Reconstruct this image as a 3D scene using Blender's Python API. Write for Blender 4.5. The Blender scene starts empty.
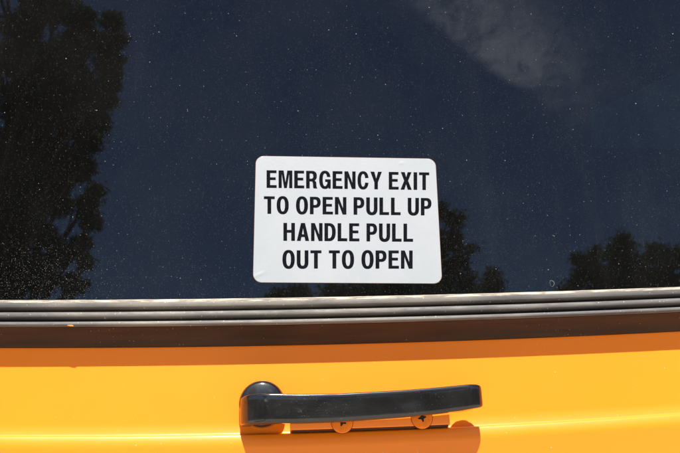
import bpy, bmesh, math, random
from math import sin, cos, pi, radians, sqrt, atan2
from mathutils import Vector, Matrix
R = radians
SC = bpy.context.scene
COL = SC.collection

# ------------------------------------------------------------------ camera
EYE = Vector((0.0, -0.80, 1.45))
PITCH, YAW, ROLL = R(19.52), R(4.50), R(-2.40)
FPX, PW, PH = 850.0, 680.0, 453.0
fwd = Vector((sin(YAW) * cos(PITCH), cos(YAW) * cos(PITCH), sin(PITCH)))
rt0 = Vector((cos(YAW), -sin(YAW), 0)); up0 = rt0.cross(fwd)
rt = cos(ROLL) * rt0 + sin(ROLL) * up0
up = cos(ROLL) * up0 - sin(ROLL) * rt0
cam_d = bpy.data.cameras.new('camera'); cam = bpy.data.objects.new('camera', cam_d); COL.objects.link(cam)
cam.matrix_world = Matrix(((rt.x, up.x, -fwd.x, EYE.x), (rt.y, up.y, -fwd.y, EYE.y), (rt.z, up.z, -fwd.z, EYE.z), (0, 0, 0, 1)))
cam_d.sensor_width = 36; cam_d.lens = 36 * FPX / PW
cam_d.clip_start = 0.02; cam_d.clip_end = 500
cam_d.dof.use_dof = True; cam_d.dof.focus_distance = 0.83; cam_d.dof.aperture_fstop = 16
SC.camera = cam

# ------------------------------------------------------------------ sky, sun, exposure
SUN_EL, SUN_AZ = R(56.5), R(1)          # azimuth from the panel's normal, towards +x
w = bpy.data.worlds.new('World'); SC.world = w; w.use_nodes = True
nt = w.node_tree; nt.nodes.clear()
def N(t, kind, **kw):
    n = t.nodes.new(kind)
    for k, v in kw.items():
        if k in n.inputs: n.inputs[k].default_value = v
        else: setattr(n, k, v)
    return n
out = N(nt, 'ShaderNodeOutputWorld'); bg = N(nt, 'ShaderNodeBackground'); bg.inputs[1].default_value = 0.066
sky = N(nt, 'ShaderNodeTexSky', sky_type='NISHITA', sun_disc=False, sun_elevation=SUN_EL, sun_rotation=pi - SUN_AZ)
sky.air_density = 1.0; sky.dust_density = 0.15; sky.ozone_density = 4.0; sky.altitude = 200
def vdir(u, v):      # direction seen mirrored in the flat pane
    d = fwd + (u - PW / 2) / FPX * rt - (v - PH / 2) / FPX * up
    return Vector((d.x, -d.y, d.z)).normalized()
# one wispy cloud bank with a crisp lower edge, fixed in the sky by direction
ca, cb, cc = vdir(395, 0), vdir(600, 148), vdir(500, 60)
edge_n = ca.cross(cb).normalized()
if edge_n.dot(vdir(560, 0)) < 0: edge_n = -edge_n
cen = vdir(500, 28)
geo = N(nt, 'ShaderNodeTexCoord')
def vm(op, a, b=None):
    n = N(nt, 'ShaderNodeVectorMath', operation=op)
    nt.links.new(a, n.inputs[0])
    if b is not None: n.inputs[1].default_value = b
    return n
def ma(t, op, a, b=None, c=None, clamp=False):
    n = N(t, 'ShaderNodeMath', operation=op); n.use_clamp = clamp
    for i, x in enumerate((a, b, c)):
        if x is None: continue
        if isinstance(x, (int, float)): n.inputs[i].default_value = x
        else: t.links.new(x, n.inputs[i])
    return n.outputs[0]
def mr(t, x, a, b, c=0.0, d=1.0, smooth=True):
    n = N(t, 'ShaderNodeMapRange'); n.interpolation_type = 'SMOOTHSTEP' if smooth else 'LINEAR'
    n.inputs[1].default_value = a; n.inputs[2].default_value = b; n.inputs[3].default_value = c; n.inputs[4].default_value = d
    t.links.new(x, n.inputs[0]); return n.outputs[0]
D = geo.outputs['Generated']
ed = vm('DOT_PRODUCT', D, edge_n).outputs['Value']
n1 = N(nt, 'ShaderNodeTexNoise', Scale=9.0, Detail=8.0, Roughness=0.62, Distortion=0.6); nt.links.new(D, n1.inputs['Vector'])
n2 = N(nt, 'ShaderNodeTexNoise', Scale=34.0, Detail=6.0, Roughness=0.65, Distortion=0.9); nt.links.new(D, n2.inputs['Vector'])
edw = ma(nt, 'ADD', ed, ma(nt, 'MULTIPLY', ma(nt, 'SUBTRACT', n1.outputs[0], 0.5), 0.035))
side = mr(nt, edw, -0.004, 0.012)
far = mr(nt, edw, 0.02, 0.125, 1.0, 0.0)
dist = vm('DISTANCE', D, cen).outputs['Value']
rad = mr(nt, dist, 0.05, 0.17, 1.0, 0.0)
tex = mr(nt, ma(nt, 'ADD', ma(nt, 'MULTIPLY', n2.outputs[0], 0.55), ma(nt, 'MULTIPLY', n1.outputs[0], 0.45)), 0.38, 0.62, 0.12, 1.0)
cl = ma(nt, 'MULTIPLY', ma(nt, 'MULTIPLY', side, far), ma(nt, 'MULTIPLY', rad, tex), clamp=True)
mixw = N(nt, 'ShaderNodeMixRGB'); mixw.inputs[2].default_value = (13.2, 14.6, 15.4, 1)
nt.links.new(ma(nt, 'MULTIPLY', cl, 0.68), mixw.inputs[0])
sat = N(nt, 'ShaderNodeHueSaturation'); sat.inputs['Saturation'].default_value = 1.0
nt.links.new(sky.outputs[0], sat.inputs['Color']); nt.links.new(sat.outputs[0], mixw.inputs[1])
nt.links.new(mixw.outputs[0], bg.inputs[0]); nt.links.new(bg.outputs[0], out.inputs[0])

sd = bpy.data.lights.new('sun', 'SUN'); sd.energy = 4.9; sd.angle = R(0.55); sd.color = (1.0, 0.95, 0.87)
sun = bpy.data.objects.new('sun', sd); COL.objects.link(sun)
sdir = Vector((sin(SUN_AZ) * cos(SUN_EL), -cos(SUN_AZ) * cos(SUN_EL), sin(SUN_EL)))   # towards the sun
sun.rotation_euler = sdir.to_track_quat('Z', 'Y').to_euler(); sun.location = (0, -6, 8)
SC.view_settings.view_transform = 'Standard'; SC.view_settings.look = 'None'
SC.view_settings.exposure = 1.05; SC.view_settings.gamma = 1; SC.view_settings.use_curve_mapping = False
SC.cycles.max_bounces = 10; SC.cycles.transparent_max_bounces = 12
SC.cycles.sample_clamp_indirect = 6

# ------------------------------------------------------------------ helpers
def px(u, v, o=0.0):                 # point of the upright plane o metres in front of the panel
    d = fwd + (u - PW / 2) / FPX * rt - (v - PH / 2) / FPX * up
    t = (-o - EYE.y) / d.y
    return EYE + d * t
def mk(name, bm, mats, parent=None, smooth=True, auto=None):
    me = bpy.data.meshes.new(name)
    if auto is not None:
        for e in bm.edges:
            if len(e.link_faces) == 2 and e.calc_face_angle(0) > auto: e.smooth = False
    for f in bm.faces: f.smooth = smooth
    bm.to_mesh(me); bm.free()
    for m in (mats if isinstance(mats, (list, tuple)) else [mats]): me.materials.append(m)
    o = bpy.data.objects.new(name, me); COL.objects.link(o)
    if parent: o.parent = parent
    return o
def tag(o, label=None, cat=None, group=None, kind=None):
    for k, v in (('label', label), ('category', cat), ('group', group), ('kind', kind)):
        if v: o[k] = v
def empty(name, loc=(0, 0, 0)):
    o = bpy.data.objects.new(name, None); o.location = loc; o.empty_display_size = .05; COL.objects.link(o); return o
def child(o, parent):
    o.parent = parent; o.matrix_parent_inverse = Matrix.Translation(parent.location).inverted()
def mat(name):
    m = bpy.data.materials.new(name); m.use_nodes = True; t = m.node_tree; t.nodes.clear()
    o = N(t, 'ShaderNodeOutputMaterial'); return m, t, o
def pbr(t, o, **kw):
    p = N(t, 'ShaderNodeBsdfPrincipled')
    for k, v in kw.items(): p.inputs[k.replace('_', ' ')].default_value = v
    t.links.new(p.outputs[0], o.inputs[0]); return p
def coords(t, scale=(1, 1, 1)):
    c = N(t, 'ShaderNodeTexCoord'); m = N(t, 'ShaderNodeMapping'); m.inputs['Scale'].default_value = scale
    t.links.new(c.outputs['Object'], m.inputs[0]); return m.outputs[0]
def noise(t, vec, s, d=4, r=.5, dist=0):
    n = N(t, 'ShaderNodeTexNoise', Scale=s, Detail=float(d), Roughness=r, Distortion=float(dist)); t.links.new(vec, n.inputs['Vector']); return n.outputs[0]
def mixc(t, f, a, b, mode='MIX'):
    n = N(t, 'ShaderNodeMixRGB', blend_type=mode)
    for i, x in enumerate((f, a, b)):
        if isinstance(x, (int, float)): n.inputs[i].default_value = x
        elif isinstance(x, tuple): n.inputs[i].default_value = (*x, 1)
        else: t.links.new(x, n.inputs[i])
    return n.outputs[0]
def bump(t, h, strength, dist):
    b = N(t, 'ShaderNodeBump', Strength=strength, Distance=dist); t.links.new(h, b.inputs['Height']); return b.outputs[0]
def specks(t, vec, cell, r0, r1, keep):
    """round dust grains: one candidate per cell, a share 'keep' of them present"""
    v = N(t, 'ShaderNodeTexVoronoi', Scale=1.0 / cell, voronoi_dimensions='2D')
    sp_ = N(t, 'ShaderNodeSeparateXYZ'); cb_ = N(t, 'ShaderNodeCombineXYZ'); t.links.new(vec, sp_.inputs[0])
    t.links.new(sp_.outputs[0], cb_.inputs[0]); t.links.new(sp_.outputs[2], cb_.inputs[1]); t.links.new(cb_.outputs[0], v.inputs['Vector'])
    s = N(t, 'ShaderNodeSeparateColor'); t.links.new(v.outputs['Color'], s.inputs[0])
    rad_ = mr(t, s.outputs[0], 0, 1, r0 / cell, r1 / cell, False)
    inside = mr(t, ma(t, 'DIVIDE', v.outputs['Distance'], rad_), 0.6, 1.1, 1, 0)
    if isinstance(keep, float): on = ma(t, 'LESS_THAN', s.outputs[1], keep)
    else: on = ma(t, 'LESS_THAN', s.outputs[1], keep)
    return ma(t, 'MULTIPLY', ma(t, 'MULTIPLY', inside, on), mr(t, s.outputs[2], 0, 1, .15, 1.0, False))

# ------------------------------------------------------------------ materials
# yellow bus paint
m_yel, t, o = mat('yellow paint')
p = pbr(t, o, Roughness=0.42, Specular_IOR_Level=0.3, Coat_Weight=0.35, Coat_Roughness=0.12)
c = coords(t)
f = noise(t, c, 3.0, 5, .6)
base = mixc(t, mr(t, f, .3, .7), (0.93, 0.228, 0.006), (0.96, 0.245, 0.008))
sp = specks(t, c, 0.014, 0.0002, 0.0006, 0.16)
base = mixc(t, ma(t, 'MULTIPLY', sp, .45), base, (0.9, .75, .5))
cs = coords(t, (0.35, 1, 5))
scr = mr(t, noise(t, coords(t, (.06, 1, 1.2)), 380, 3, .7, .3), .715, .75)
base = mixc(t, ma(t, 'MULTIPLY', ma(t, 'MULTIPLY', scr, mr(t, noise(t, c, 12, 3), .5, .65)), .30), base, (0.95, .42, .10))
sp2 = specks(t, c, 0.0032, 0.00012, 0.0003, mr(t, noise(t, c, 8, 4), .48, .72, .0, .5))
base = mixc(t, ma(t, 'MULTIPLY', sp2, .28), base, (0.95, .55, .22))
stain = mr(t, noise(t, cs, 14, 6, .7), .60, .80)
base = mixc(t, ma(t, 'MULTIPLY', stain, .12), base, (0.62, .15, .02))
t.links.new(base, p.inputs['Base Color'])
t.links.new(bump(t, ma(t, 'ADD', noise(t, c, 420, 2, .5), ma(t, 'MULTIPLY', noise(t, coords(t, (.5, 1, 1)), 9, 2), 9.0)), .12, .0005), p.inputs['Coat Normal'])
t.links.new(mr(t, noise(t, c, 40, 5, .7), .3, .8, .17, .28), p.inputs['Coat Roughness'])

# window rubber
m_rub, t, o = mat('weathered grey rubber')
p = pbr(t, o, Roughness=0.6, Specular_IOR_Level=0.35)
c = coords(t); cs = coords(t, (0.06, 1, 1))
st = noise(t, cs, 260, 4, .6)
base = mixc(t, mr(t, st, .3, .75), (0.060, .056, .056), (0.100, .093, .092))
blot = mr(t, noise(t, coords(t, (.25, 1, 1)), 22, 6, .65), .45, .75)
base = mixc(t, ma(t, 'MULTIPLY', blot, .6), base, (0.24, .215, .18))
gr = specks(t, c, 0.005, .0002, .0006, mr(t, noise(t, c, 9, 3), .35, .75, .08, .7))
base = mixc(t, ma(t, 'MULTIPLY', gr, .7), base, (0.6, .52, .42))
t.links.new(base, p.inputs['Base Color'])
t.links.new(mr(t, noise(t, c, 60, 5, .7), .3, .7, .48, .75), p.inputs['Roughness'])
t.links.new(bump(t, ma(t, 'ADD', st, ma(t, 'MULTIPLY', noise(t, c, 700, 3), .6)), .35, .0004), p.inputs['Normal'])

m_dust, t, o = mat('pale dust line on rubber')
p = pbr(t, o, Roughness=0.85)
cs = coords(t, (0.12, 1, 1)); s1 = noise(t, cs, 300, 5, .7)
base = mixc(t, mr(t, s1, .42, .62), (0.16, .14, .12), (0.50, .43, .31))
t.links.new(base, p.inputs['Base Color']); t.links.new(bump(t, s1, .5, .0006), p.inputs['Normal'])

m_lip, t, o = mat('rubber lip with painted bounce')
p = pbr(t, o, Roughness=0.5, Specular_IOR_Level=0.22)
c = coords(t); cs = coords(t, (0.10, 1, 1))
base = mixc(t, mr(t, noise(t, cs, 120, 5, .6), .3, .7), (0.022, .011, .006), (0.042, .020, .010))  # brown tint stands in for orange bounce on the shaded lip
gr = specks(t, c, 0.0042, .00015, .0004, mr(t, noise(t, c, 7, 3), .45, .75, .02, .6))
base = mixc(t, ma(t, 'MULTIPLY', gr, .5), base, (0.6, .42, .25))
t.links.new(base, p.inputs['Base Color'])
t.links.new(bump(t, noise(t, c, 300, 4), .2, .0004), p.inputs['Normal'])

_m = m_rub.node_tree; _p = [n for n in _m.nodes if n.type == 'BSDF_PRINCIPLED'][0]
_prev = _p.inputs['Base Color'].links[0].from_socket
_ck = mr(_m, noise(_m, coords(_m, (.03, 1, 1)), 420, 6, .75), .60, .68)          # thin weathering cracks along the rubber
_pt = mr(_m, noise(_m, coords(_m, (.4, 1, 1)), 16, 4, .6), .48, .62)
_m.links.new(mixc(_m, ma(_m, 'MULTIPLY', ma(_m, 'MULTIPLY', _ck, _pt), .75), _prev, (0.02, .018, .016)), _p.inputs['Base Color'])
# handle: worn satin black
m_blk, t, o = mat('worn satin black')
p = pbr(t, o, Roughness=0.42, Specular_IOR_Level=0.12, Coat_Weight=1.0, Coat_Roughness=0.09, Coat_IOR=1.6)
c = coords(t)
sm = noise(t, coords(t, (.5, 1, 1)), 26, 7, .68, .6)
base = mixc(t, mr(t, sm, .38, .75), (0.003, .0026, .0025), (0.016, .0145, .0145))
rub = mr(t, noise(t, c, 70, 8, .75), .60, .72)
base = mixc(t, ma(t, 'MULTIPLY', rub, .7), base, (0.085, .08, .078))
gr = specks(t, c, 0.0022, .00010, .00030, mr(t, noise(t, c, 16, 3), .50, .74, .0, .40))
base = mixc(t, ma(t, 'MULTIPLY', gr, .32), base, (0.4, .38, .36))
t.links.new(base, p.inputs['Base Color'])
t.links.new(mr(t, noise(t, c, 45, 6, .7), .3, .75, .35, .55), p.inputs['Roughness'])
t.links.new(bump(t, ma(t, 'ADD', noise(t, c, 160, 5, .6), ma(t, 'MULTIPLY', noise(t, c, 900, 2), .5)), .22, .0005), p.inputs['Normal'])

m_gap, t, o = mat('painted gap shade'); pbr(t, o, Base_Color=(0.06, .020, .009, 1), Roughness=.85)  # dark brown painted as shade for the plate seam and screw gaps
m_ch, t, o = mat('black recess'); pbr(t, o, Base_Color=(0.008, .008, .008, 1), Roughness=.8)

# glass: dark tint, sharp reflection, dust
m_gl, t, o = mat('dark tinted glass with dust')
geoN = coords(t)
tr = N(t, 'ShaderNodeBsdfTransparent'); tr.inputs[0].default_value = (.27, .29, .31, 1)
gl = N(t, 'ShaderNodeBsdfGlossy'); gl.inputs['Roughness'].default_value = 0.0; gl.inputs[0].default_value = (0.80, .835, .96, 1)
fr = N(t, 'ShaderNodeFresnel'); fr.inputs[0].default_value = 1.52
m1 = N(t, 'ShaderNodeMixShader'); t.links.new(fr.outputs[0], m1.inputs[0]); t.links.new(tr.outputs[0], m1.inputs[1]); t.links.new(gl.outputs[0], m1.inputs[2])
df = N(t, 'ShaderNodeBsdfDiffuse'); df.inputs[0].default_value = (.62, .62, .60, 1)
m2 = N(t, 'ShaderNodeMixShader'); t.links.new(m1.outputs[0], m2.inputs[1]); t.links.new(df.outputs[0], m2.inputs[2])
sx = N(t, 'ShaderNodeSeparateXYZ'); t.links.new(geoN, sx.inputs[0])
def gdist(u, v):
    q = px(u, v, 0.004)
    n = N(t, 'ShaderNodeVectorMath', operation='DISTANCE'); t.links.new(geoN, n.inputs[0]); n.inputs[1].default_value = q
    return n.outputs['Value']
film = ma(t, 'ADD', mr(t, noise(t, geoN, 6, 5, .6), .3, .8, .0030, .0085), mr(t, noise(t, coords(t, (1, 1, .12)), 26, 6, .65), .52, .80, 0, .0035))
dirty = mr(t, gdist(40, 300), .02, .085, 1, 0)                 # a splash of dried grit, lower left
dirty2 = mr(t, gdist(490, 255), .02, .12, .5, 0)
pn = noise(t, geoN, 11, 4, .6)
keepf = ma(t, 'ADD', mr(t, pn, .35, .75, .18, .55), ma(t, 'MULTIPLY', dirty2, .30))
g1 = ma(t, 'MULTIPLY', specks(t, geoN, .0017, .00020, .00040, keepf), .065)
g2 = ma(t, 'MULTIPLY', specks(t, geoN, .0090, .00022, .00045, .32), .26)
g2b = ma(t, 'MULTIPLY', specks(t, geoN, .0300, .0003, .0006, .35), .50)
g3 = ma(t, 'MULTIPLY', specks(t, geoN, .0015, .00014, .00034, ma(t, 'MULTIPLY', dirty, .42)), .26)
tot = ma(t, 'ADD', ma(t, 'ADD', film, g1), ma(t, 'ADD', ma(t, 'ADD', g2, g2b), g3), clamp=True)
t.links.new(tot, m2.inputs[0]); t.links.new(m2.outputs[0], o.inputs[0])
m_gb, t, o = mat('inner face of tinted glass')
tr = N(t, 'ShaderNodeBsdfTransparent'); tr.inputs[0].default_value = (.92, .94, .95, 1); t.links.new(tr.outputs[0], o.inputs[0])

# sticker
m_stk, t, o = mat('white vinyl')
p = pbr(t, o, Roughness=0.38, Specular_IOR_Level=0.45)
c = coords(t)
f1 = noise(t, c, 900, 3, .7); f2 = noise(t, c, 18, 5, .6)
base = mixc(t, mr(t, f2, .3, .75), (0.300, .322, .345), (0.325, .345, .368))
base = mixc(t, ma(t, 'MULTIPLY', mr(t, f1, .45, .75), .10), base, (0.38, .39, .42))
gr = specks(t, c, .006, .00015, .0004, .18)
base = mixc(t, ma(t, 'MULTIPLY', gr, .28), base, (0.2, .18, .16))
t.links.new(base, p.inputs['Base Color'])
t.links.new(bump(t, ma(t, 'ADD', noise(t, c, 350, 3), ma(t, 'MULTIPLY', f2, .6)), .10, .0006), p.inputs['Normal'])
m_edge, t, o = mat('yellowed vinyl edge'); pbr(t, o, Base_Color=(0.20, .095, .045, 1), Roughness=.7)
m_ink, t, o = mat('black printed ink')
p = pbr(t, o, Roughness=0.9, Specular_IOR_Level=0.0)
c = coords(t); t.links.new(mixc(t, mr(t, noise(t, c, 500, 3), .3, .7), (0.004, .0043, .006), (0.009, .0095, .013)), p.inputs['Base Color'])

m_in, t, o = mat('dark cabin lining'); pbr(t, o, Base_Color=(0.012, .011, .016, 1), Roughness=.95)
m_pan, t, o = mat('pale green enamel'); pbr(t, o, Base_Color=(0.05, .20, .19, 1), Roughness=.6)
m_fl, t, o = mat('orange flake'); pbr(t, o, Base_Color=(0.80, .20, .015, 1), Roughness=.6)
m_ring, t, o = mat('dried mineral ring'); pbr(t, o, Base_Color=(0.07, .075, .07, 1), Roughness=.9)

# ------------------------------------------------------------------ ground
m_gr, t, o = mat('pale worn concrete'); p = pbr(t, o, Roughness=.9)
c = coords(t); t.links.new(mixc(t, noise(t, c, 60, 6, .7), (0.33, .29, .235), (0.50, .44, .36)), p.inputs['Base Color'])
t.links.new(bump(t, noise(t, c, 90, 4), .5, .01), p.inputs['Normal'])
bm = bmesh.new(); bmesh.ops.create_grid(bm, x_segments=8, y_segments=8, size=220)
g = mk('ground', bm, m_gr, smooth=False); tag(g, kind='structure')

# ------------------------------------------------------------------ the bus rear
# slight bow of the body's horizontal lines: z = h + b(h) x + c(h) x^2, measured on two lines
def fitline(pts, o):
    P = [px(u, v, o) for u, v in pts]
    (x0, _, z0), (x1, _, z1), (x2, _, z2) = P
    M = Matrix(((1, x0, x0 * x0), (1, x1, x1 * x1), (1, x2, x2 * x2)))
    return M.inverted() @ Vector((z0, z1, z2))
LS = fitline([(0, 299.8), (340, 296.4), (680, 286.5)], 0.012)
LC = fitline([(0, 437.0), (340, 432.5), (680, 414.5)], 0.006)
def warp(x, h):
    k = (h - LC[0]) / (LS[0] - LC[0]); k = max(-0.6, min(1.3, k))
    b = LC[1] + (LS[1] - LC[1]) * k; c = LC[2] + (LS[2] - LC[2]) * k
    xe = max(-.55, min(.65, x))
    return h + b * x + c * xe * xe
HS = LS[0]                            # height of the seal's top edge at x = 0
HC = LC[0]                            # height of the ledge at x = 0
X0, X1 = -1.05, 1.10
xs = [X0 + (X1 - X0) * i / 90 for i in range(91)]
def sweep(profile, closed=True, matidx=None):
    """profile: list of (o, h); swept along x with the bow"""
    bm = bmesh.new(); rings = []
    for x in xs: rings.append([bm.verts.new((x, -o_, warp(x, h))) for o_, h in profile])
    n = len(profile)
    for a, b in zip(rings, rings[1:]):
        for i in range(n if closed else n - 1):
            f = bm.faces.new((a[i], a[(i + 1) % n], b[(i + 1) % n], b[i]))
            if matidx: f.material_index = matidx[i]
    if closed:
        bm.faces.new(rings[0]); bm.faces.new(list(reversed(rings[-1])))
    bmesh.ops.recalc_face_normals(bm, faces=bm.faces)
    return bm
def arc(cx, cy, r, a0, a1, n):
    return [(cx + r * cos(R(a0 + (a1 - a0) * i / n)), cy + r * sin(R(a0 + (a1 - a0) * i / n))) for i in range(n + 1)]

bus = empty('school_bus', (0, 0, 0))
tag(bus, 'yellow painted bus rear with dark tinted window, grey rubber seal and black pull handle', 'bus')

LEDGE = 0.0085
prof = [(0.0, HS - 0.012)]
prof += [(0.0, HS - 0.06), (0.0, HC + 0.0130)]
o_ = 0.0; n_ = 10
for i in range(n_):                       # gentle fillet, a small step, then a face that rolls over
    o_ += .27 * ((i + .5) / n_) * .0110 / n_; prof.append((o_, HC + .0130 - .0110 * (i + 1) / n_))
for da, dh in ((.0003, .0008), (.0012, .0012), (.0030, .0015), (.0040, .0018), (.0046, .0024)):
    prof.append((o_ + da, HC + .0022 - dh))
o_ += .0046; h_ = HC - .0002
for i in range(14):
    o_ += (.38 - .52 * (i + .5) / 14) * .0120 / 14; h_ -= .0120 / 14; prof.append((o_, h_))
LEDGE = o_
prof += [(LEDGE - 0.0070, HC - 0.060), (LEDGE - 0.0085, HC - 0.09), (LEDGE - 0.010, HC - 0.25), (LEDGE - 0.010, HC - 0.75)]
prof += [(-0.03, HC - 0.75), (-0.03, HS - 0.012)]
body = mk('body_panel', sweep(prof), m_yel, bus, auto=R(40))

# window pane: outer face 4 mm in front of the panel plane
GO = 0.004
bm = bmesh.new()
zt, zb = HS + 1.26, HS - 0.03
v = [bm.verts.new(q) for q in ((X0, -GO, zb), (X1, -GO, zb), (X1, -GO, zt), (X0, -GO, zt), (X0, -GO + .005, zb), (X1, -GO + .005, zb), (X1, -GO + .005, zt), (X0, -GO + .005, zt))]
for q in ((0, 1, 2, 3), (5, 4, 7, 6), (4, 0, 3, 7), (1, 5, 6, 2), (3, 2, 6, 7), (4, 5, 1, 0)):
    bm.faces.new([v[i] for i in q])
bm.faces.ensure_lookup_table()
for i, f in enumerate(bm.faces): f.material_index = 0 if i == 0 else 1
pane = mk('window_pane', bm, [m_gl, m_gb], bus, smooth=False)

# dried ring left by a drop of water on the pane
q = px(552, 283.5, GO)
bm = bmesh.new(); n = 28; rg = []
for i in range(n):
    a = 2 * pi * i / n; wob = 1 + .10 * sin(3 * a + 1) ; k = .35 + .65 * (sin(a * 1.0 + .8) * .5 + .5)
    ce = Vector((q.x + .0021 * wob * cos(a), -GO, q.z + .0031 * wob * sin(a)))
    rr = .00042 * k
    rg.append([bm.verts.new(ce + Vector((cos(a) * rr * cos(b), -.00012 * sin(b) * 1.2 , sin(a) * rr * cos(b)))) for b in (0, pi / 3, 2 * pi / 3, pi)])
for i in range(n):
    a_, b_ = rg[i], rg[(i + 1) % n]
    for j in range(3): bm.faces.new((a_[j], a_[j + 1], b_[j + 1], b_[j]))
ring = mk('dried_drop', bm, m_ring, pane)

# rubber seal: three ridges, then a lip that falls back to the panel
def hz(v_, o_): return px(340, v_, o_).z - warp(px(340, v_, o_).x, 0) + 0
def hh(v_, o_):
    P = px(340, v_, o_); h = P.z
    for _ in range(4): h += P.z - warp(P.x, h)
    return h
def ridge(va, vb, o0, bulge, n=9):
    za, zb_ = hh(va, o0), hh(vb, o0 + .002)
    return [(o0 + bulge * sin(pi * (i / n)) ** .27 + .0012 * i / n, za + (zb_ - za) * i / n) for i in range(n + 1)]
seal = [(GO - .001, hh(296.6, .010)), (0.0088, hh(296.4, .010))]
top_n = len(seal)
r1 = ridge(297.0, 306.1, .0098, .0036); r2 = ridge(308.9, 315.6, .0140, .0044); r3 = ridge(318.5, 323.4, .0180, .0042)
groove = lambda a, b: [(a[-1][0] - .009, a[-1][1] - .0001), (b[0][0] - .010, b[0][1] + .0001)]
seal += r1 + groove(r1, r2) + r2 + groove(r2, r3) + r3
lipz0, lipz1 = r3[-1][1], hh(343.4, .003)
nl = 10
lip = [(0.0194 - .0169 * (i / nl) ** 1.1 - .0018 * sin(pi * i / nl), lipz0 - .0004 + (lipz1 - lipz0) * i / nl) for i in range(nl + 1)]
seal += lip
seal += [(0.0016, lipz1 - .0006), (0.0004, lipz1 + .0003), (0.0004, HS - .004), (GO - .001, HS - .004)]
mi = []
for i, (a, b) in enumerate(zip(seal, seal[1:] + seal[:1])):
    if i < 5: mi.append(1)
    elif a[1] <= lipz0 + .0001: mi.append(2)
    else: mi.append(0)
sealo = mk('window_seal', sweep(seal, True, mi), [m_rub, m_dust, m_lip], bus, auto=R(50))

# cabin behind the pane
bm = bmesh.new()
def box(bm, a, b):
    x0, y0, z0 = a; x1, y1, z1 = b
    vv = [bm.verts.new(q) for q in ((x0, y0, z0), (x1, y0, z0), (x1, y1, z0), (x0, y1, z0), (x0, y0, z1), (x1, y0, z1), (x1, y1, z1), (x0, y1, z1))]
    for q in ((0, 3, 2, 1), (4, 5, 6, 7), (0, 1, 5, 4), (1, 2, 6, 5), (2, 3, 7, 6), (3, 0, 4, 7)): bm.faces.new([vv[i] for i in q])
zc0, zc1 = HC - .7, HS + 1.25
box(bm, (X0 - .03, 2.6, zc0), (X1 + .03, 2.63, zc1))
box(bm, (X0 - .03, .0302, zc0), (X0, 2.6, zc1)); box(bm, (X1, .0302, zc0), (X1 + .03, 2.6, zc1))
box(bm, (X0 - .03, .0015, zc1), (X1 + .03, 2.63, zc1 + .03)); box(bm, (X0 - .03, .0302, zc0 - .03), (X1 + .03, 2.63, zc0))
mk('cabin_lining', bm, m_in, bus, smooth=False)
# pale slanted panel inside, faint through the tint
bm = bmesh.new()
qd = [px(591, 148, -.35), px(760, 150, -.35), px(760, 36, -.35), px(591.5, 111, -.35)]
fr_ = [bm.verts.new(p_) for p_ in qd]; bk = [bm.verts.new(p_ + Vector((0, .03, 0))) for p_ in qd]
bm.faces.new(fr_); bm.faces.new(list(reversed(bk)))
for i in range(4): bm.faces.new((fr_[i], bk[i], bk[(i + 1) % 4], fr_[(i + 1) % 4]))
bmesh.ops.recalc_face_normals(bm, faces=bm.faces)
mk('inner_panel', bm, m_pan, bus, smooth=False)

# ------------------------------------------------------------------ handle
hnd = empty('door_handle', (0, 0, 0)); hnd.parent = bus
BO, TH = 0.0300, 0.0108              # bar: mid-thickness stand-off and thickness
L = px(238.5, 408, BO); Rr = px(483.2, 394, BO - .004)
# front-view centre line and half height against x
rows = [(238, 409.0, 19.0), (240.5, 408.7, 24.5), (244, 408.4, 28.4), (250, 408.0, 30.4), (262, 408.0, 30.2), (300, 408.2, 29.2), (340, 407.2, 28.4), (400, 403.4, 27.2), (440, 399.8, 26.2), (465, 396.8, 25.2), (476, 395.3, 23.8), (483, 394.3, 21.0)]
def lerp_rows(u):
    for a, b in zip(rows, rows[1:]):
        if u <= b[0]: break
    k = max(0, min(1, (u - a[0]) / (b[0] - a[0])))
    return a[1] + (b[1] - a[1]) * k, a[2] + (b[2] - a[2]) * k
table = []
for u in range(238, 484, 2):
    cv, hgt = lerp_rows(u); A = px(u, cv - hgt / 2, BO + TH / 2); B = px(u, cv + hgt / 2, BO + TH / 2)
    table.append((A.x, (A.z + B.z) / 2, (A.z - B.z) / 2))
# smooth the table
for _ in range(3):
    table = [table[0]] + [(b[0], (a[1] + 2 * b[1] + c[1]) / 4, (a[2] + 2 * b[2] + c[2]) / 4) for a, b, c in zip(table, table[1:], table[2:])] + [table[-1]]
def zs(x):
    if x <= table[0][0]: return table[0][1:]
    for a, b in zip(table, table[1:]):
        if x <= b[0]:
            k = (x - a[0]) / (b[0] - a[0]); return a[1] + (b[1] - a[1]) * k, a[2] + (b[2] - a[2]) * k
    return table[-1][1:]
xl, xr = L.x + TH / 2, Rr.x - TH / 2
rl, rr_ = 0.0225, 0.0125
path = [(xl + .001, .004), (xl, .010)] + [(xl + rl - rl * cos(R(a)), BO - rl + rl * sin(R(a))) for a in range(0, 91, 9)]
nx = 46
path += [(xl + rl + (xr - rr_ - xl - rl) * i / nx, BO) for i in range(1, nx)]
xr += .0016
path += [(xr - rr_ + rr_ * sin(R(a)), BO - rr_ + rr_ * cos(R(a))) for a in range(0, 55, 6)]
padx = px(466, 394, BO).x
bm = bmesh.new(); rings = []
NS = 32
def sect(th, hf):
    pts = []
    for i in range(NS):
        a = 2 * pi * i / NS + pi / NS; e = .27
        cx_ = abs(cos(a)) ** e * (1 if cos(a) > 0 else -1); cz_ = abs(sin(a)) ** e * (1 if sin(a) > 0 else -1)
        pts.append((cx_ * th / 2, cz_ * hf))
    return pts
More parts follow.
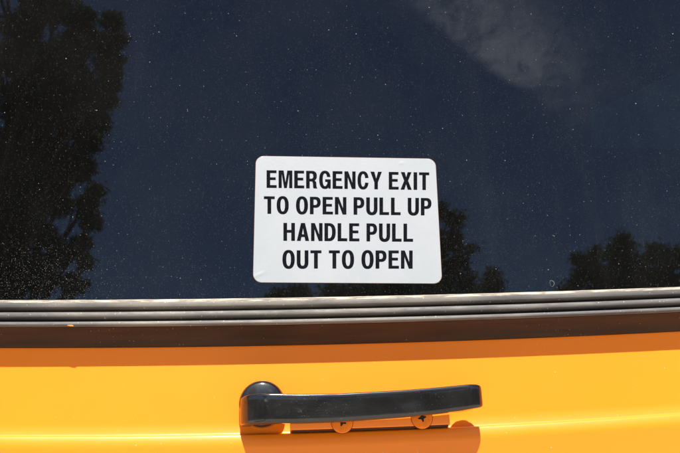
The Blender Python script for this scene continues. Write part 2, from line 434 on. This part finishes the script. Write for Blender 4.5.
for i, (x, o_) in enumerate(path):
    a = path[max(0, i - 1)]; b = path[min(len(path) - 1, i + 1)]
    tx, to = b[0] - a[0], b[1] - a[1]; l = sqrt(tx * tx + to * to); nx_, no = -to / l, tx / l   # outward normal
    zc, hf = zs(x)
    endk = 1.0
    if i >= len(path) - 5: endk = 1 - .03 * ((i - len(path) + 5) / 4) ** 2
    th = TH
    pad = .0070 * sqrt(max(0, 1 - ((x - padx) / .0108) ** 2)) if x < xr else .0070 * sqrt(max(0, 1 - ((xr - padx) / .0108) ** 2))
    crown = 0
    rings.append([bm.verts.new((x + nx_ * d, -(o_ + no * d - (pad if d < 0 else 0)), zc + s * endk)) for d, s in sect(th, hf)])
for a, b in zip(rings, rings[1:]):
    for i in range(NS): bm.faces.new((a[i], a[(i + 1) % NS], b[(i + 1) % NS], b[i]))
# rounded tip
last = rings[-1]; cen_ = sum((v_.co for v_ in last), Vector()) / NS
tdir = Vector((path[-1][0] - path[-2][0], -(path[-1][1] - path[-2][1]), 0)).normalized()
prev = last
for k in range(1, 5):
    s_ = cos(R(20 * k)); rg_ = [bm.verts.new(cen_ + (v_.co - cen_) * (0.35 + .65 * s_) + tdir * .0028 * sin(R(20 * k))) for v_ in last]
    for i in range(NS): bm.faces.new((prev[i], prev[(i + 1) % NS], rg_[(i + 1) % NS], rg_[i]))
    prev = rg_
bm.faces.new(prev); bm.faces.new(rings[0])
bmesh.ops.recalc_face_normals(bm, faces=bm.faces)
mk('handle_bar', bm, m_blk, hnd, auto=R(60))

def lathe(prof_, cx, cz, n=48):          # prof_: (radius, o) from the axis out; axis = panel normal
    bm = bmesh.new(); rings = []
    for r_, o_ in prof_:
        rings.append([bm.verts.new((cx + r_ * cos(2 * pi * i / n), -o_, cz + r_ * sin(2 * pi * i / n))) for i in range(n)] if r_ > 1e-6 else [bm.verts.new((cx, -o_, cz))])
    for a, b in zip(rings, rings[1:]):
        for i in range(n):
            j = (i + 1) % n
            if len(a) == 1: bm.faces.new((a[0], b[i], b[j]))
            elif len(b) == 1: bm.faces.new((a[i], a[j], b[0]))
            else: bm.faces.new((a[i], a[j], b[j], b[i]))
    bmesh.ops.recalc_face_normals(bm, faces=bm.faces)
    return bm
Bc = px(262.0, 403.5, .010)
rb = .0212
bp = [(0, .0002 + .0205)]
bp = [(0, .0180), (rb * .35, .0178), (rb * .6, .0170), (rb * .74, .0160)]
for a in range(25, 91, 8): bp.append((rb * .70 + rb * .30 * sin(R(a)), .0090 + .0072 * cos(R(a))))
bp += [(rb, .0080), (rb * 1.0, .0006)]
mk('boss', lathe(bp, Bc.x, Bc.z), m_blk, hnd, auto=R(50))

# mounting plate: yellow painted, raised, screwed on behind the bar
A = px(289.5, 388, .0108); B = px(449.8, 420.5, .0108)
def slanted_box(x0, x1, top, bot, o0, o1, bev):
    """box whose top/bottom follow the body's lines (heights given at x=0)"""
    bm = bmesh.new(); rings = []
    n = 14
    cols = [x0 + (x1 - x0) * i / n for i in range(n + 1)]
    pr = [(o0, top), (o1 - bev, top)] + [(o1 - bev + bev * sin(R(a)), top - bev + bev * cos(R(a))) for a in (30, 60, 90)]
    pr += [(o1 - bev + bev * cos(R(a)), bot + bev - bev * sin(R(a))) for a in (0, 30, 60, 90)] + [(o0, bot)]
    for x in cols: rings.append([bm.verts.new((x, -o_, warp(x, h))) for o_, h in pr])
    for a, b in zip(rings, rings[1:]):
        for i in range(len(pr)): bm.faces.new((a[i], a[(i + 1) % len(pr)], b[(i + 1) % len(pr)], b[i]))
    bm.faces.new(rings[0]); bm.faces.new(rings[-1])
    bmesh.ops.recalc_face_normals(bm, faces=bm.faces)
    return bm
ptop, pbot = HC + .0300, HC + .0030
plate = mk('mounting_plate', slanted_box(A.x, B.x, ptop, pbot,   .0003, .0108, .0009), m_yel, hnd, auto=R(50))
mk('seam_shade', slanted_box(A.x + .0012, B.x - .0012, ptop - .002, pbot - .0013, .0004, .0094, .0006), m_gap, hnd, auto=R(50))  # added slab, coloured as the shadow in the gap below the plate
# screws with a cross recess
def screw(u, v_, ang):
    P = px(u, v_, .0120); rs = .0098
    pr = [(0, .0025)]
    for a in range(8, 91, 9): pr.append((rs * sin(R(a)), .0004 + .0021 * cos(R(a))))
    pr.append((rs, .00005))
    bm = lathe(pr, 0, 0, 40)
    nf0 = set(bm.faces)
    rg0 = [[bm.verts.new((r_ * cos(2 * pi * i / 40), -o_, r_ * sin(2 * pi * i / 40))) for i in range(40)] for r_, o_ in ((rs * .98, .00022), (rs * 1.035, .00018), (rs * 1.045, .00002))]  # outer ring painted dark as the shaded gap round the head
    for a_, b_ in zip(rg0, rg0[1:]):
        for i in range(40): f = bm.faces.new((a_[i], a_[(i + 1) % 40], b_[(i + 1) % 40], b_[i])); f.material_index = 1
    so = mk('screw', bm, [m_scr, m_gap], hnd, auto=R(60)); so.location = (P.x, -.0108, P.z); so.rotation_euler = (0, ang, 0)
    bm = bmesh.new()
    # cross recess: a bowl-shaped dark cross set 0.15 mm proud of the dome
    outl = []
    for k in range(4):
        a = k * pi / 2
        for (r_, s_) in ((.0036, -.0006), (.0039, 0), (.0036, .0006), (.0013, .0013)):
            outl.append((r_ * cos(a) - s_ * sin(a), r_ * sin(a) + s_ * cos(a)))
    def dome(x, z): r_ = min(1, sqrt(x * x + z * z) / rs); return .0004 + .0021 * sqrt(1 - r_ * r_)
    ce = bm.verts.new((0, -dome(0, 0) - .00012, 0))
    vs = [bm.verts.new((x, -dome(x, z) - .00012, z)) for x, z in outl]
    vb = [bm.verts.new((x, -dome(x, z) + .0006, z)) for x, z in outl]
    for i in range(len(vs)):
        j = (i + 1) % len(vs); bm.faces.new((ce, vs[i], vs[j])); bm.faces.new((vs[i], vb[i], vb[j], vs[j]))
    bmesh.ops.recalc_face_normals(bm, faces=bm.faces)
    ro = mk('cross_recess', bm, m_ch, None, smooth=False); ro.parent = so
    return so
# (the screws are parts of the bus at the deepest allowed level, so handle pieces are siblings below)

# flatten: keep thing > part > sub-part. The handle Empty stands for the part.
m_scr, t, o = mat('yellow paint on screw heads')
p = pbr(t, o, Roughness=.55, Specular_IOR_Level=.25)
t.links.new(mixc(t, mr(t, noise(t, coords(t), 160, 4), .35, .7), (0.80, .19, .01), (0.93, .24, .01)), p.inputs['Base Color'])
s1 = screw(342.2, 422.2, R(20)); s2 = screw(422.0, 417.8, R(-12))
for s_ in (s1, s2):
    for ch in list(s_.children):            # join the recess into the screw's own mesh
        bmj = bmesh.new(); bmj.from_mesh(s_.data); nfa = len(bmj.faces); bmj.from_mesh(ch.data)
        bmj.faces.ensure_lookup_table()
        for f in bmj.faces[nfa:]: f.material_index = 2; f.smooth = False
        bmj.to_mesh(s_.data); bmj.free(); s_.data.materials.append(m_ch)
        bpy.data.objects.remove(ch)

# ------------------------------------------------------------------ the sticker
cor = [px(257.0, 156.0, GO), px(436.3, 159.3, GO), px(440.8, 283.2, GO), px(252.2, 282.6, GO)]   # TL TR BR BL
ctr = sum(cor, Vector()) / 4
SW = ((cor[1] - cor[0]).length + (cor[2] - cor[3]).length) / 2
SH = ((cor[0] - cor[3]).length + (cor[1] - cor[2]).length) / 2
ex = ((cor[1] - cor[0]).normalized() + (cor[2] - cor[3]).normalized()).normalized()
ez = Vector((-ex.z, 0, ex.x))
def sloc(u, v_):                      # pixel -> sticker's own coordinates
    d = px(u, v_, GO) - ctr; return d.dot(ex), d.dot(ez)
sg = empty('exit_sticker', ctr); sg.rotation_euler = (0, atan2(-ex.z, ex.x), 0)
tag(sg, 'white rounded rectangular emergency exit sticker with black capitals on the dark window', 'sticker')
rc = .0085
def rrect(wd, ht, rc, n=10):
    pts = []
    for sx_, sz_, a0 in ((1, 1, 0), (-1, 1, 90), (-1, -1, 180), (1, -1, 270)):
        cx_, cz_ = sx_ * (wd / 2 - rc), sz_ * (ht / 2 - rc)
        pts += [(cx_ + rc * cos(R(a0 + 90 * i / n)), cz_ + rc * sin(R(a0 + 90 * i / n))) for i in range(n + 1)]
    return pts
TS = .00035
bx0, bz0 = sloc(402, 162.5); bx1, bz1 = sloc(258.5, 275)
def lift(x, z):                       # blisters where the vinyl has come off the glass
    y = 0
    dx, dz = (x - bx0), (z - bz0)
    # small triangular crease
    tri = max(abs(dx) * .55 + dz * .9 - .0010, -dz * 1.0 - .0032 + 0 * dx, abs(dx) - .0052 + max(0, -dz) * 1.4)
    y += .0003 * max(0, min(1, -tri / .0012)) - .00022 * max(0, min(1, (-tri - .0007) / .0008))
    r2 = ((x - bx1) / .0065) ** 2 + ((z - bz1 - (x - bx1) * .5) / .0016) ** 2
    y += .0003 * math.exp(-r2)
    return y
bm = bmesh.new()
outer = rrect(SW, SH, rc)
# front face as a grid clipped to the rounded outline
GX, GZ = 150, 110
def inside(x, z):
    ax, az = abs(x) - (SW / 2 - rc), abs(z) - (SH / 2 - rc)
    if ax <= 0 or az <= 0: return ax <= rc and az <= rc
    return ax * ax + az * az <= rc * rc
def clampin(x, z):
    ax, az = abs(x) - (SW / 2 - rc), abs(z) - (SH / 2 - rc)
    if ax > 0 and az > 0:
        l = sqrt(ax * ax + az * az)
        if l > rc: x = math.copysign(SW / 2 - rc + ax / l * rc, x); z = math.copysign(SH / 2 - rc + az / l * rc, z)
    return x, z
gv = {}
for i in range(GX + 1):
    for j in range(GZ + 1):
        x, z = clampin(-SW / 2 + SW * i / GX, -SH / 2 + SH * j / GZ)
        gv[i, j] = bm.verts.new((x, -TS - lift(x, z), z))
for i in range(GX):
    for j in range(GZ): bm.faces.new((gv[i, j], gv[i + 1, j], gv[i + 1, j + 1], gv[i, j + 1]))
bmesh.ops.remove_doubles(bm, verts=bm.verts, dist=1e-6)
bmesh.ops.dissolve_degenerate(bm, edges=bm.edges, dist=1e-7)
be = [e for e in bm.edges if len(e.link_faces) == 1]
r_ = bmesh.ops.extrude_edge_only(bm, edges=be)
nf = [f for f in r_['geom'] if isinstance(f, bmesh.types.BMFace)]
for v_ in r_['geom']:
    if isinstance(v_, bmesh.types.BMVert):
        v_.co.y = 0.0; v_.co.x *= 1.0040; v_.co.z *= 1.0056
for f in nf: f.material_index = 1
for v_ in bm.verts:
    if v_.co.y == 0.0: v_.co.y = -.00004
bmesh.ops.recalc_face_normals(bm, faces=bm.faces)
mk('backing', bm, [m_stk, m_edge], sg, auto=R(35))

# lettering: bold condensed capitals drawn as outlines, 100 units high
def se(cx, cy, rx, ry, a0, a1, n, e=.86):
    pts = []
    for i in range(n + 1):
        a = R(a0 + (a1 - a0) * i / n)
        pts.append((cx + rx * abs(cos(a)) ** e * (1 if cos(a) >= 0 else -1), cy + ry * abs(sin(a)) ** e * (1 if sin(a) >= 0 else -1)))
    return pts
S = 18.5
G = {}
G['E'] = (52, [[(0, 0), (0, 100), (51, 100), (51, 84), (S, 84), (S, 60), (47, 60), (47, 44.5), (S, 44.5), (S, 16), (52, 16), (52, 0)]])
G['M'] = (71, [[(0, 0), (0, 100), (26, 100), (35.5, 34), (45, 100), (71, 100), (71, 0), (54.5, 0), (54.5, 79), (42.5, 0), (28.5, 0), (16.5, 79), (16.5, 0)]])
G['N'] = (58, [[(0, 0), (0, 100), (19, 100), (40.5, 37), (40.5, 100), (58, 100), (58, 0), (39, 0), (17.5, 64), (17.5, 0)]])
G['H'] = (58, [[(0, 0), (0, 100), (S, 100), (S, 61), (58 - S, 61), (58 - S, 100), (58, 100), (58, 0), (58 - S, 0), (58 - S, 45), (S, 45), (S, 0)]])
G['T'] = (54, [[(17.7, 0), (17.7, 84), (0, 84), (0, 100), (54, 100), (54, 84), (36.3, 84), (36.3, 0)]])
G['I'] = (19, [[(0, 0), (0, 100), (19, 100), (19, 0)]])
G['L'] = (49, [[(0, 0), (0, 100), (S, 100), (S, 16.5), (49, 16.5), (49, 0)]])
G['X'] = (59, [[(0, 0), (19, 51), (1.5, 100), (22, 100), (29.8, 71), (37.5, 100), (57.5, 100), (40, 51), (59, 0), (38, 0), (29.3, 31), (20.5, 0)]])
G['Y'] = (60, [[(20.8, 0), (20.8, 39), (0, 100), (20.5, 100), (30.3, 61), (40, 100), (60, 100), (39.2, 39), (39.2, 0)]])
G['A'] = (62, [[(0, 0), (21, 100), (41, 100), (62, 0), (42.8, 0), (39, 21.5), (23, 21.5), (19.2, 0)], [(26, 37), (36, 37), (31, 70)]])
G['O'] = (60, [se(30, 50, 30, 52, 0, 354, 59), se(30, 50, 11.2, 36, 0, 350, 35)])
G['U'] = (57, [[(0, 100), (S, 100), (S, 34)] + se(28.5, 34, 28.5 - S, 19, 180, 360, 16) + [(57 - S, 100), (57, 100), (57, 34)] + se(28.5, 34, 28.5, 36, 360, 180, 26)])
G['D'] = (57, [[(0, 0), (0, 100), (24, 100)] + se(24, 50, 33, 50, 88, -88, 30) + [(24, 0)], [(S, 16), (23, 16)] + se(23, 50, 15.3, 34, -86, 86, 24) + [(23, 84), (S, 84)]])
G['P'] = (54, [[(0, 0), (0, 100), (28, 100)] + se(28, 68.5, 26, 31.5, 86, -86, 22) + [(28, 37), (S, 37), (S, 0)], [(S, 53), (26, 53)] + se(26, 68.5, 10, 15.5, -84, 84, 16) + [(26, 84), (S, 84)]])
G['R'] = (58, [[(0, 0), (0, 100), (30, 100)] + se(30, 71, 25.5, 29, 86, -60, 20) + [(46.5, 43.5), (52.5, 36), (53.5, 12), (58, 0), (38.5, 0), (35.8, 10), (35, 30), (31, 39.5), (S, 39.5), (S, 0)],
            [(S, 55), (27, 55)] + se(27, 69.7, 9.8, 14.7, -84, 84, 16) + [(27, 84.4), (S, 84.4)]])
G['C'] = (58, [[(58, 64)] + se(29.5, 50, 29, 52, 30, 330, 46) + [(58, 36), (40, 37.5)] + se(29.5, 50, 10.8, 36, 325, 35, 32) + [(40, 62.5)]])
G['G'] = (60, [[(58.5, 66)] + se(30, 50, 30, 52, 32, 300, 42) + [(45.5, 11), (48.5, 0.5), (60, 0.5), (60, 53), (31, 53), (31, 38), (42.5, 38), (42, 27)] + se(30, 50, 11.6, 36, 310, 35, 32) + [(41, 66)]])
def text_line(s, box_):
    """box_: (u0, v_top0, u1, v_top1, v_bot0, v_bot1) of the line's first and last letter"""
    u0, vt0, u1, vt1, vb0, vb1 = box_
    a0, a1 = sloc(u0, vt0), sloc(u1, vt1); b0, b1 = sloc(u0, vb0), sloc(u1, vb1)
    GAP, SP = 9.5, 36
    w_ = 0
    for i, ch in enumerate(s): w_ += SP if ch == ' ' else G[ch][0] + (GAP if i < len(s) - 1 and s[i + 1] != ' ' else 0)
    cu = bpy.data.curves.new('text', 'CURVE'); cu.dimensions = '2D'; cu.fill_mode = 'BOTH'
    x = 0
    for i, ch in enumerate(s):
        if ch == ' ': x += SP; continue
        wd, cons = G[ch]
        for cn in cons:
            pts = []
            for (gx, gy) in cn:
                k = (x + gx) / w_; h = gy / 100
                X = (b0[0] + (b1[0] - b0[0]) * k) * (1 - h) + (a0[0] + (a1[0] - a0[0]) * k) * h
                Z = (b0[1] + (b1[1] - b0[1]) * k) * (1 - h) + (a0[1] + (a1[1] - a0[1]) * k) * h
                if not pts or (abs(pts[-1][0] - X) + abs(pts[-1][1] - Z)) > 1e-5: pts.append((X, Z))
            sp_ = cu.splines.new('POLY'); sp_.points.add(len(pts) - 1); sp_.use_cyclic_u = True
            for q_, (X, Z) in zip(sp_.points, pts): q_.co = (X * 100, Z * 100, 0, 1)
        x += wd + (GAP if i < len(s) - 1 and s[i + 1] != ' ' else 0)
    tmp = bpy.data.objects.new('tmp', cu); COL.objects.link(tmp)
    me = tmp.to_mesh(); bm = bmesh.new(); bm.from_mesh(me); tmp.to_mesh_clear()
    bpy.data.objects.remove(tmp); bpy.data.curves.remove(cu)
    for v_ in bm.verts:
        X, Z = v_.co.x / 100, v_.co.y / 100; v_.co = (X, -TS - .00008 - lift(X, Z), Z)
    if bm.faces and sum((f.normal.y for f in bm.faces)) > 0: bmesh.ops.reverse_faces(bm, faces=bm.faces)
    bm.normal_update()
    return bm
lines = [('EMERGENCY EXIT', (266.6, 170.4, 429.2, 172.6, 188.0, 190.2)),
         ('TO OPEN PULL UP', (263.9, 196.4, 431.4, 198.2, 213.9, 215.6)),
         ('HANDLE PULL', (283.4, 223.0, 413.0, 223.8, 240.9, 241.9)),
         ('OUT TO OPEN', (282.4, 250.4, 412.6, 250.6, 268.6, 268.8))]
for s, b in lines: mk('text_line', text_line(s, b), m_ink, sg, smooth=False)

# ------------------------------------------------------------------ orange flake on the seal
q = px(69.8, 324.4, .0245)
bm = bmesh.new(); bmesh.ops.create_icosphere(bm, subdivisions=3, radius=1)
rnd = random.Random(4)
for v_ in bm.verts:
    co = v_.co; k = 1 + .12 * sin(co.x * 5 + 1) * cos(co.z * 7)
    v_.co = Vector((co.x * .0032 * k, co.y * .0006, co.z * .0013 * k - co.x * co.x * .0005))
fl = mk('paint_flake', bm, m_fl); fl.location = (q.x, -.0221, q.z); fl.rotation_euler = (R(-20), R(9), 0)
tag(fl, 'tiny orange flake lying on the grey rubber seal near its left end', 'flake')

# ------------------------------------------------------------------ trees behind the photographer (seen mirrored in the pane)
def vpoint(u, v_, dist):              # real place of something seen mirrored in the pane at that spot
    d = fwd + (u - PW / 2) / FPX * rt - (v_ - PH / 2) / FPX * up
    t_ = (dist - EYE.y) / d.y; P = EYE + d * t_
    return Vector((P.x, -P.y, P.z))
m_bark, t, o = mat('bark'); p = pbr(t, o, Roughness=.9)
c = coords(t, (1, 1, .2)); t.links.new(mixc(t, noise(t, c, 12, 6, .7), (0.05, .036, .025), (0.13, .10, .075)), p.inputs['Base Color'])
def leafmat(name, a, b):
    m, t, o = mat(name)
    c = coords(t)
    col = mixc(t, mr(t, noise(t, c, 1.6, 4, .6), .3, .7), a, b)
    d_ = N(t, 'ShaderNodeBsdfDiffuse'); tl = N(t, 'ShaderNodeBsdfTranslucent'); ms = N(t, 'ShaderNodeMixShader'); ms.inputs[0].default_value = .5
    t.links.new(col, d_.inputs[0]); t.links.new(col, tl.inputs[0]); t.links.new(d_.outputs[0], ms.inputs[1]); t.links.new(tl.outputs[0], ms.inputs[2]); t.links.new(ms.outputs[0], o.inputs[0])
    return m
m_l1 = leafmat('dark green leaves', (0.075, .090, .032), (0.12, .12, .050))
m_l2 = leafmat('mid green leaves', (0.070, .095, .032), (0.11, .12, .048))
def limb(bm, a, b, ra, rb_, n=7, bend=.0, seg=5, rnd=random):
    rings = []; dv = (b - a); side = dv.cross(Vector((0, 0, 1)));
    side = side.normalized() if side.length > 1e-4 else Vector((1, 0, 0)); oth = dv.normalized().cross(side)
    for i in range(seg + 1):
        k = i / seg; ce = a.lerp(b, k) + side * bend * sin(pi * k) * dv.length; r_ = ra + (rb_ - ra) * k
        rings.append([bm.verts.new(ce + side * r_ * cos(2 * pi * j / n) + oth * r_ * sin(2 * pi * j / n)) for j in range(n)])
    for p_, q_ in zip(rings, rings[1:]):
        for j in range(n): bm.faces.new((p_[j], p_[(j + 1) % n], q_[(j + 1) % n], q_[j]))
def tree(name, label, cat, blobs, dist, root_u, seed, leaf, density, m_leaf, group=None, gap=.5):
    """blobs: (u, v, radius in photo pixels, depth offset m) of the crown's leaf masses"""
    rnd = random.Random(seed)
    base = vpoint(root_u, 300, dist); base.z = 0
    root = empty(name, base); tag(root, label, cat, group)
    sc = (dist + .8) / FPX
    cs_ = [(vpoint(u, v_, dist + dz), r_ * sc) for u, v_, r_, dz in blobs]
    ztop = max(c_.z for c_, _ in cs_); zlow = min(c_.z for c_, _ in cs_)
    bm = bmesh.new()
    tt = Vector((base.x + .1, base.y, base.z + (ztop - base.z) * .82))
    limb(bm, base - Vector((0, 0, .05)), tt, ztop * .030, ztop * .008, 10, .02, 10)
    for c_, r_ in cs_:
        k = max(.15, min(.95, (c_.z - r_ * .8) / (ztop) - .08)); st = base.lerp(tt, k)
        limb(bm, st, c_, ztop * .010 * (1.2 - k), .008, 6, rnd.uniform(-.08, .08), 5)
        for _ in range(4):
            e_ = c_ + Vector((rnd.uniform(-1, 1), rnd.uniform(-1, 1), rnd.uniform(-.5, 1))) * r_ * .8
            limb(bm, c_.lerp(st, .2), e_, .014, .004, 4, .05, 3)
    tr_ = mk('trunk', bm, m_bark); child(tr_, root)
    vs, fs = [], []
    for c_, r_ in cs_:
        ncl = max(8, int(density * (r_ / leaf) ** 2 / 9))
        for _ in range(ncl):
            while True:
                d = Vector((rnd.uniform(-1, 1), rnd.uniform(-1, 1), rnd.uniform(-1, 1)))
                if d.length <= 1: break
            d = d * (0.55 + .45 * rnd.random()) if d.length > .2 else d
            cc_ = c_ + d * r_; cr = max(leaf * 1.4, r_ * rnd.uniform(.16, .36))
            for _ in range(14):
                P = cc_ + Vector((rnd.gauss(0, .5), rnd.gauss(0, .5), rnd.gauss(0, .42))) * cr
                n_ = Vector((rnd.gauss(0, 1), rnd.gauss(0, 1), rnd.gauss(0, 1))).normalized()
                a_ = n_.orthogonal().normalized(); b_ = n_.cross(a_)
                th = rnd.uniform(0, 6.28); a_, b_ = a_ * cos(th) + b_ * sin(th), b_ * cos(th) - a_ * sin(th)
                l_ = leaf * rnd.uniform(.7, 1.3); w2 = l_ * .32
                i0 = len(vs)
                vs += [P - a_ * l_ * .5, P + b_ * w2 + n_ * l_ * .06, P + a_ * l_ * .5, P - b_ * w2 + n_ * l_ * .06]
                fs.append((i0, i0 + 1, i0 + 2, i0 + 3))
    me = bpy.data.meshes.new('crown'); me.from_pydata([tuple(v_) for v_ in vs], [], fs); me.materials.append(m_leaf)
    co = bpy.data.objects.new('crown', me); COL.objects.link(co); child(co, root)
    return root
rnd = random.Random(11)
left = [(112, 22, 14, 0), (118, 40, 13, .2), (108, 60, 20, 0), (112, 82, 15, -.3), (104, 100, 17, .2), (96, 122, 18, 0), (88, 142, 19, .3), (80, 168, 19, -.2), (95, 192, 12, .1), (86, 205, 14, .3), (92, 222, 12, -.2), (80, 245, 14, .1), (86, 262, 9, 0), (70, 285, 13, 0), (82, 284, 8, .2), (60, 205, 16, .3), (60, 60, 22, .3), (55, 95, 24, -.3), (30, 135, 26, .2), (62, 180, 18, .3), (28, 180, 24, -.2), (22, 30, 26, 0), (60, 10, 22, .2), (98, 42, 15, .2), (62, 258, 12, 0), (25, 235, 22, 0),
        (80, 20, 20, 0), (72, 48, 24, .4), (78, 85, 26, -.3), (66, 118, 26, .2), (52, 155, 26, 0), (40, 195, 24, .5), (48, 238, 15, -.2), (40, 275, 22, 0), (12, 255, 26, .2), (8, 215, 24, -.4), (0, 285, 24, 0),
        (40, 10, 26, .5), (38, 62, 26, -.5), (22, 105, 30, 0), (8, 155, 30, .4), (8, 60, 22, .2), (-30, 20, 34, 0), (-34, 90, 38, 0), (-40, 165, 40, 0), (-44, 240, 40, 0), (60, -20, 26, 0), (20, -30, 36, 0), (-30, -50, 44, 0), (50, -70, 40, 0), (0, -95, 44, 0),
        (-90, 60, 44, .3), (-95, 150, 46, -.3), (-90, -20, 44, 0), (-40, -120, 40, 0), (-100, 235, 40, 0)]
tree('broadleaf_tree', 'tall dark leafy tree mirrored along the left edge of the window', 'tree', left, 9.0, -10, 3, .05, 52, m_l1)
mid = [(455, 222, 9, 0), (460, 215, 7, .3), (449, 216, 7, -.2), (452, 240, 13, 0), (459, 250, 10, .3), (472, 249, 5, 0), (455, 268, 18, 0), (466, 284, 13, 0), (472, 294, 12, 0), (440, 210, 9, 0), (436, 245, 16, 0), (425, 270, 22, 0), (436, 288, 18, 0),
       (400, 285, 26, 0), (365, 292, 22, .5), (335, 298, 20, 0), (300, 300, 18, -.4), (276, 302, 16, 0), (415, 240, 20, 0), (405, 262, 20, 0), (450, 300, 22, 0), (400, 320, 30, 0), (340, 325, 30, 0)]
tree('spreading_tree', 'dark tree mirrored low in the window behind the right half of the sticker', 'tree', mid, 16.0, 415, 7, .085, 34, m_l1, 'trees mirrored in the window')
sml = [(492, 274, 8, 0), (487, 282, 8, 0), (498, 282, 7, 0), (492, 292, 11, 0), (480, 292, 9, 0), (493, 305, 14, 0), (500, 312, 12, .3), (485, 312, 13, -.3)]
tree('shrub_tree', 'small rounded dark treetop mirrored right beside the sticker, just above the seal', 'tree', sml, 18.0, 492, 9, .09, 34, m_l1, 'trees mirrored in the window')
rgt = [(622, 238, 8, 0), (618, 247, 10, 0), (630, 248, 9, .4), (612, 256, 13, 0), (628, 262, 16, 0), (594, 252, 7, 0), (592, 262, 11, .3), (578, 260, 8, 0), (580, 272, 11, -.3), (596, 276, 15, 0), (615, 278, 18, 0), (576, 286, 10, 0), (563, 291, 8, 0), (600, 292, 20, 0), (638, 280, 20, 0), (560, 303, 14, 0), (590, 312, 24, 0), (630, 306, 26, 0)]
tree('broadleaf_tree', 'pointed dark green treetop mirrored in the lower right of the window', 'tree', rgt, 24.0, 608, 15, .12, 34, m_l2, 'trees mirrored in the window')
rg2 = [(652, 250, 9, 0), (663, 252, 9, .3), (648, 262, 12, 0), (668, 264, 14, 0), (680, 256, 10, 0), (692, 262, 16, 0), (660, 280, 20, 0), (684, 284, 22, 0), (706, 276, 22, 0), (660, 305, 24, 0), (695, 308, 28, 0), (720, 300, 26, 0)]
tree('broadleaf_tree', 'broad dark treetop mirrored in the window against its lower right corner', 'tree', rg2, 25.0, 680, 21, .12, 34, m_l2, 'trees mirrored in the window')

# ------------------------------------------------------------------ unseen leaf belt added to block horizon sky (below the pane's mirrored view)
rnd = random.Random(5)
vs, fs = [], []
for k in range(26000):
    a = rnd.uniform(R(150), R(390)); rr0 = 62 + rnd.gauss(0, 3)
    hmax = 13.6 + .5 * sin(a * 9) + .4 * sin(a * 23 + 1) + .3 * sin(a * 57)
    P = Vector((rr0 * cos(a), rr0 * sin(a), hmax * rnd.random() ** .8))
    n_ = Vector((rnd.gauss(0, 1), rnd.gauss(0, 1), rnd.gauss(0, 1))).normalized(); a_ = n_.orthogonal().normalized(); b_ = n_.cross(a_)
    l_ = rnd.uniform(.45, .95); i0 = len(vs)
    vs += [P - a_ * l_, P + b_ * l_ * .6, P + a_ * l_, P - b_ * l_ * .6]; fs.append((i0, i0 + 1, i0 + 2, i0 + 3))
me = bpy.data.meshes.new('added_tree_belt'); me.from_pydata([tuple(v_) for v_ in vs], [], fs); me.materials.append(m_l1)
wo = bpy.data.objects.new('added_tree_belt', me); COL.objects.link(wo)
tag(wo, 'unseen belt of dark trees added behind the viewer to darken reflections', 'added_tree_belt', kind='stuff')
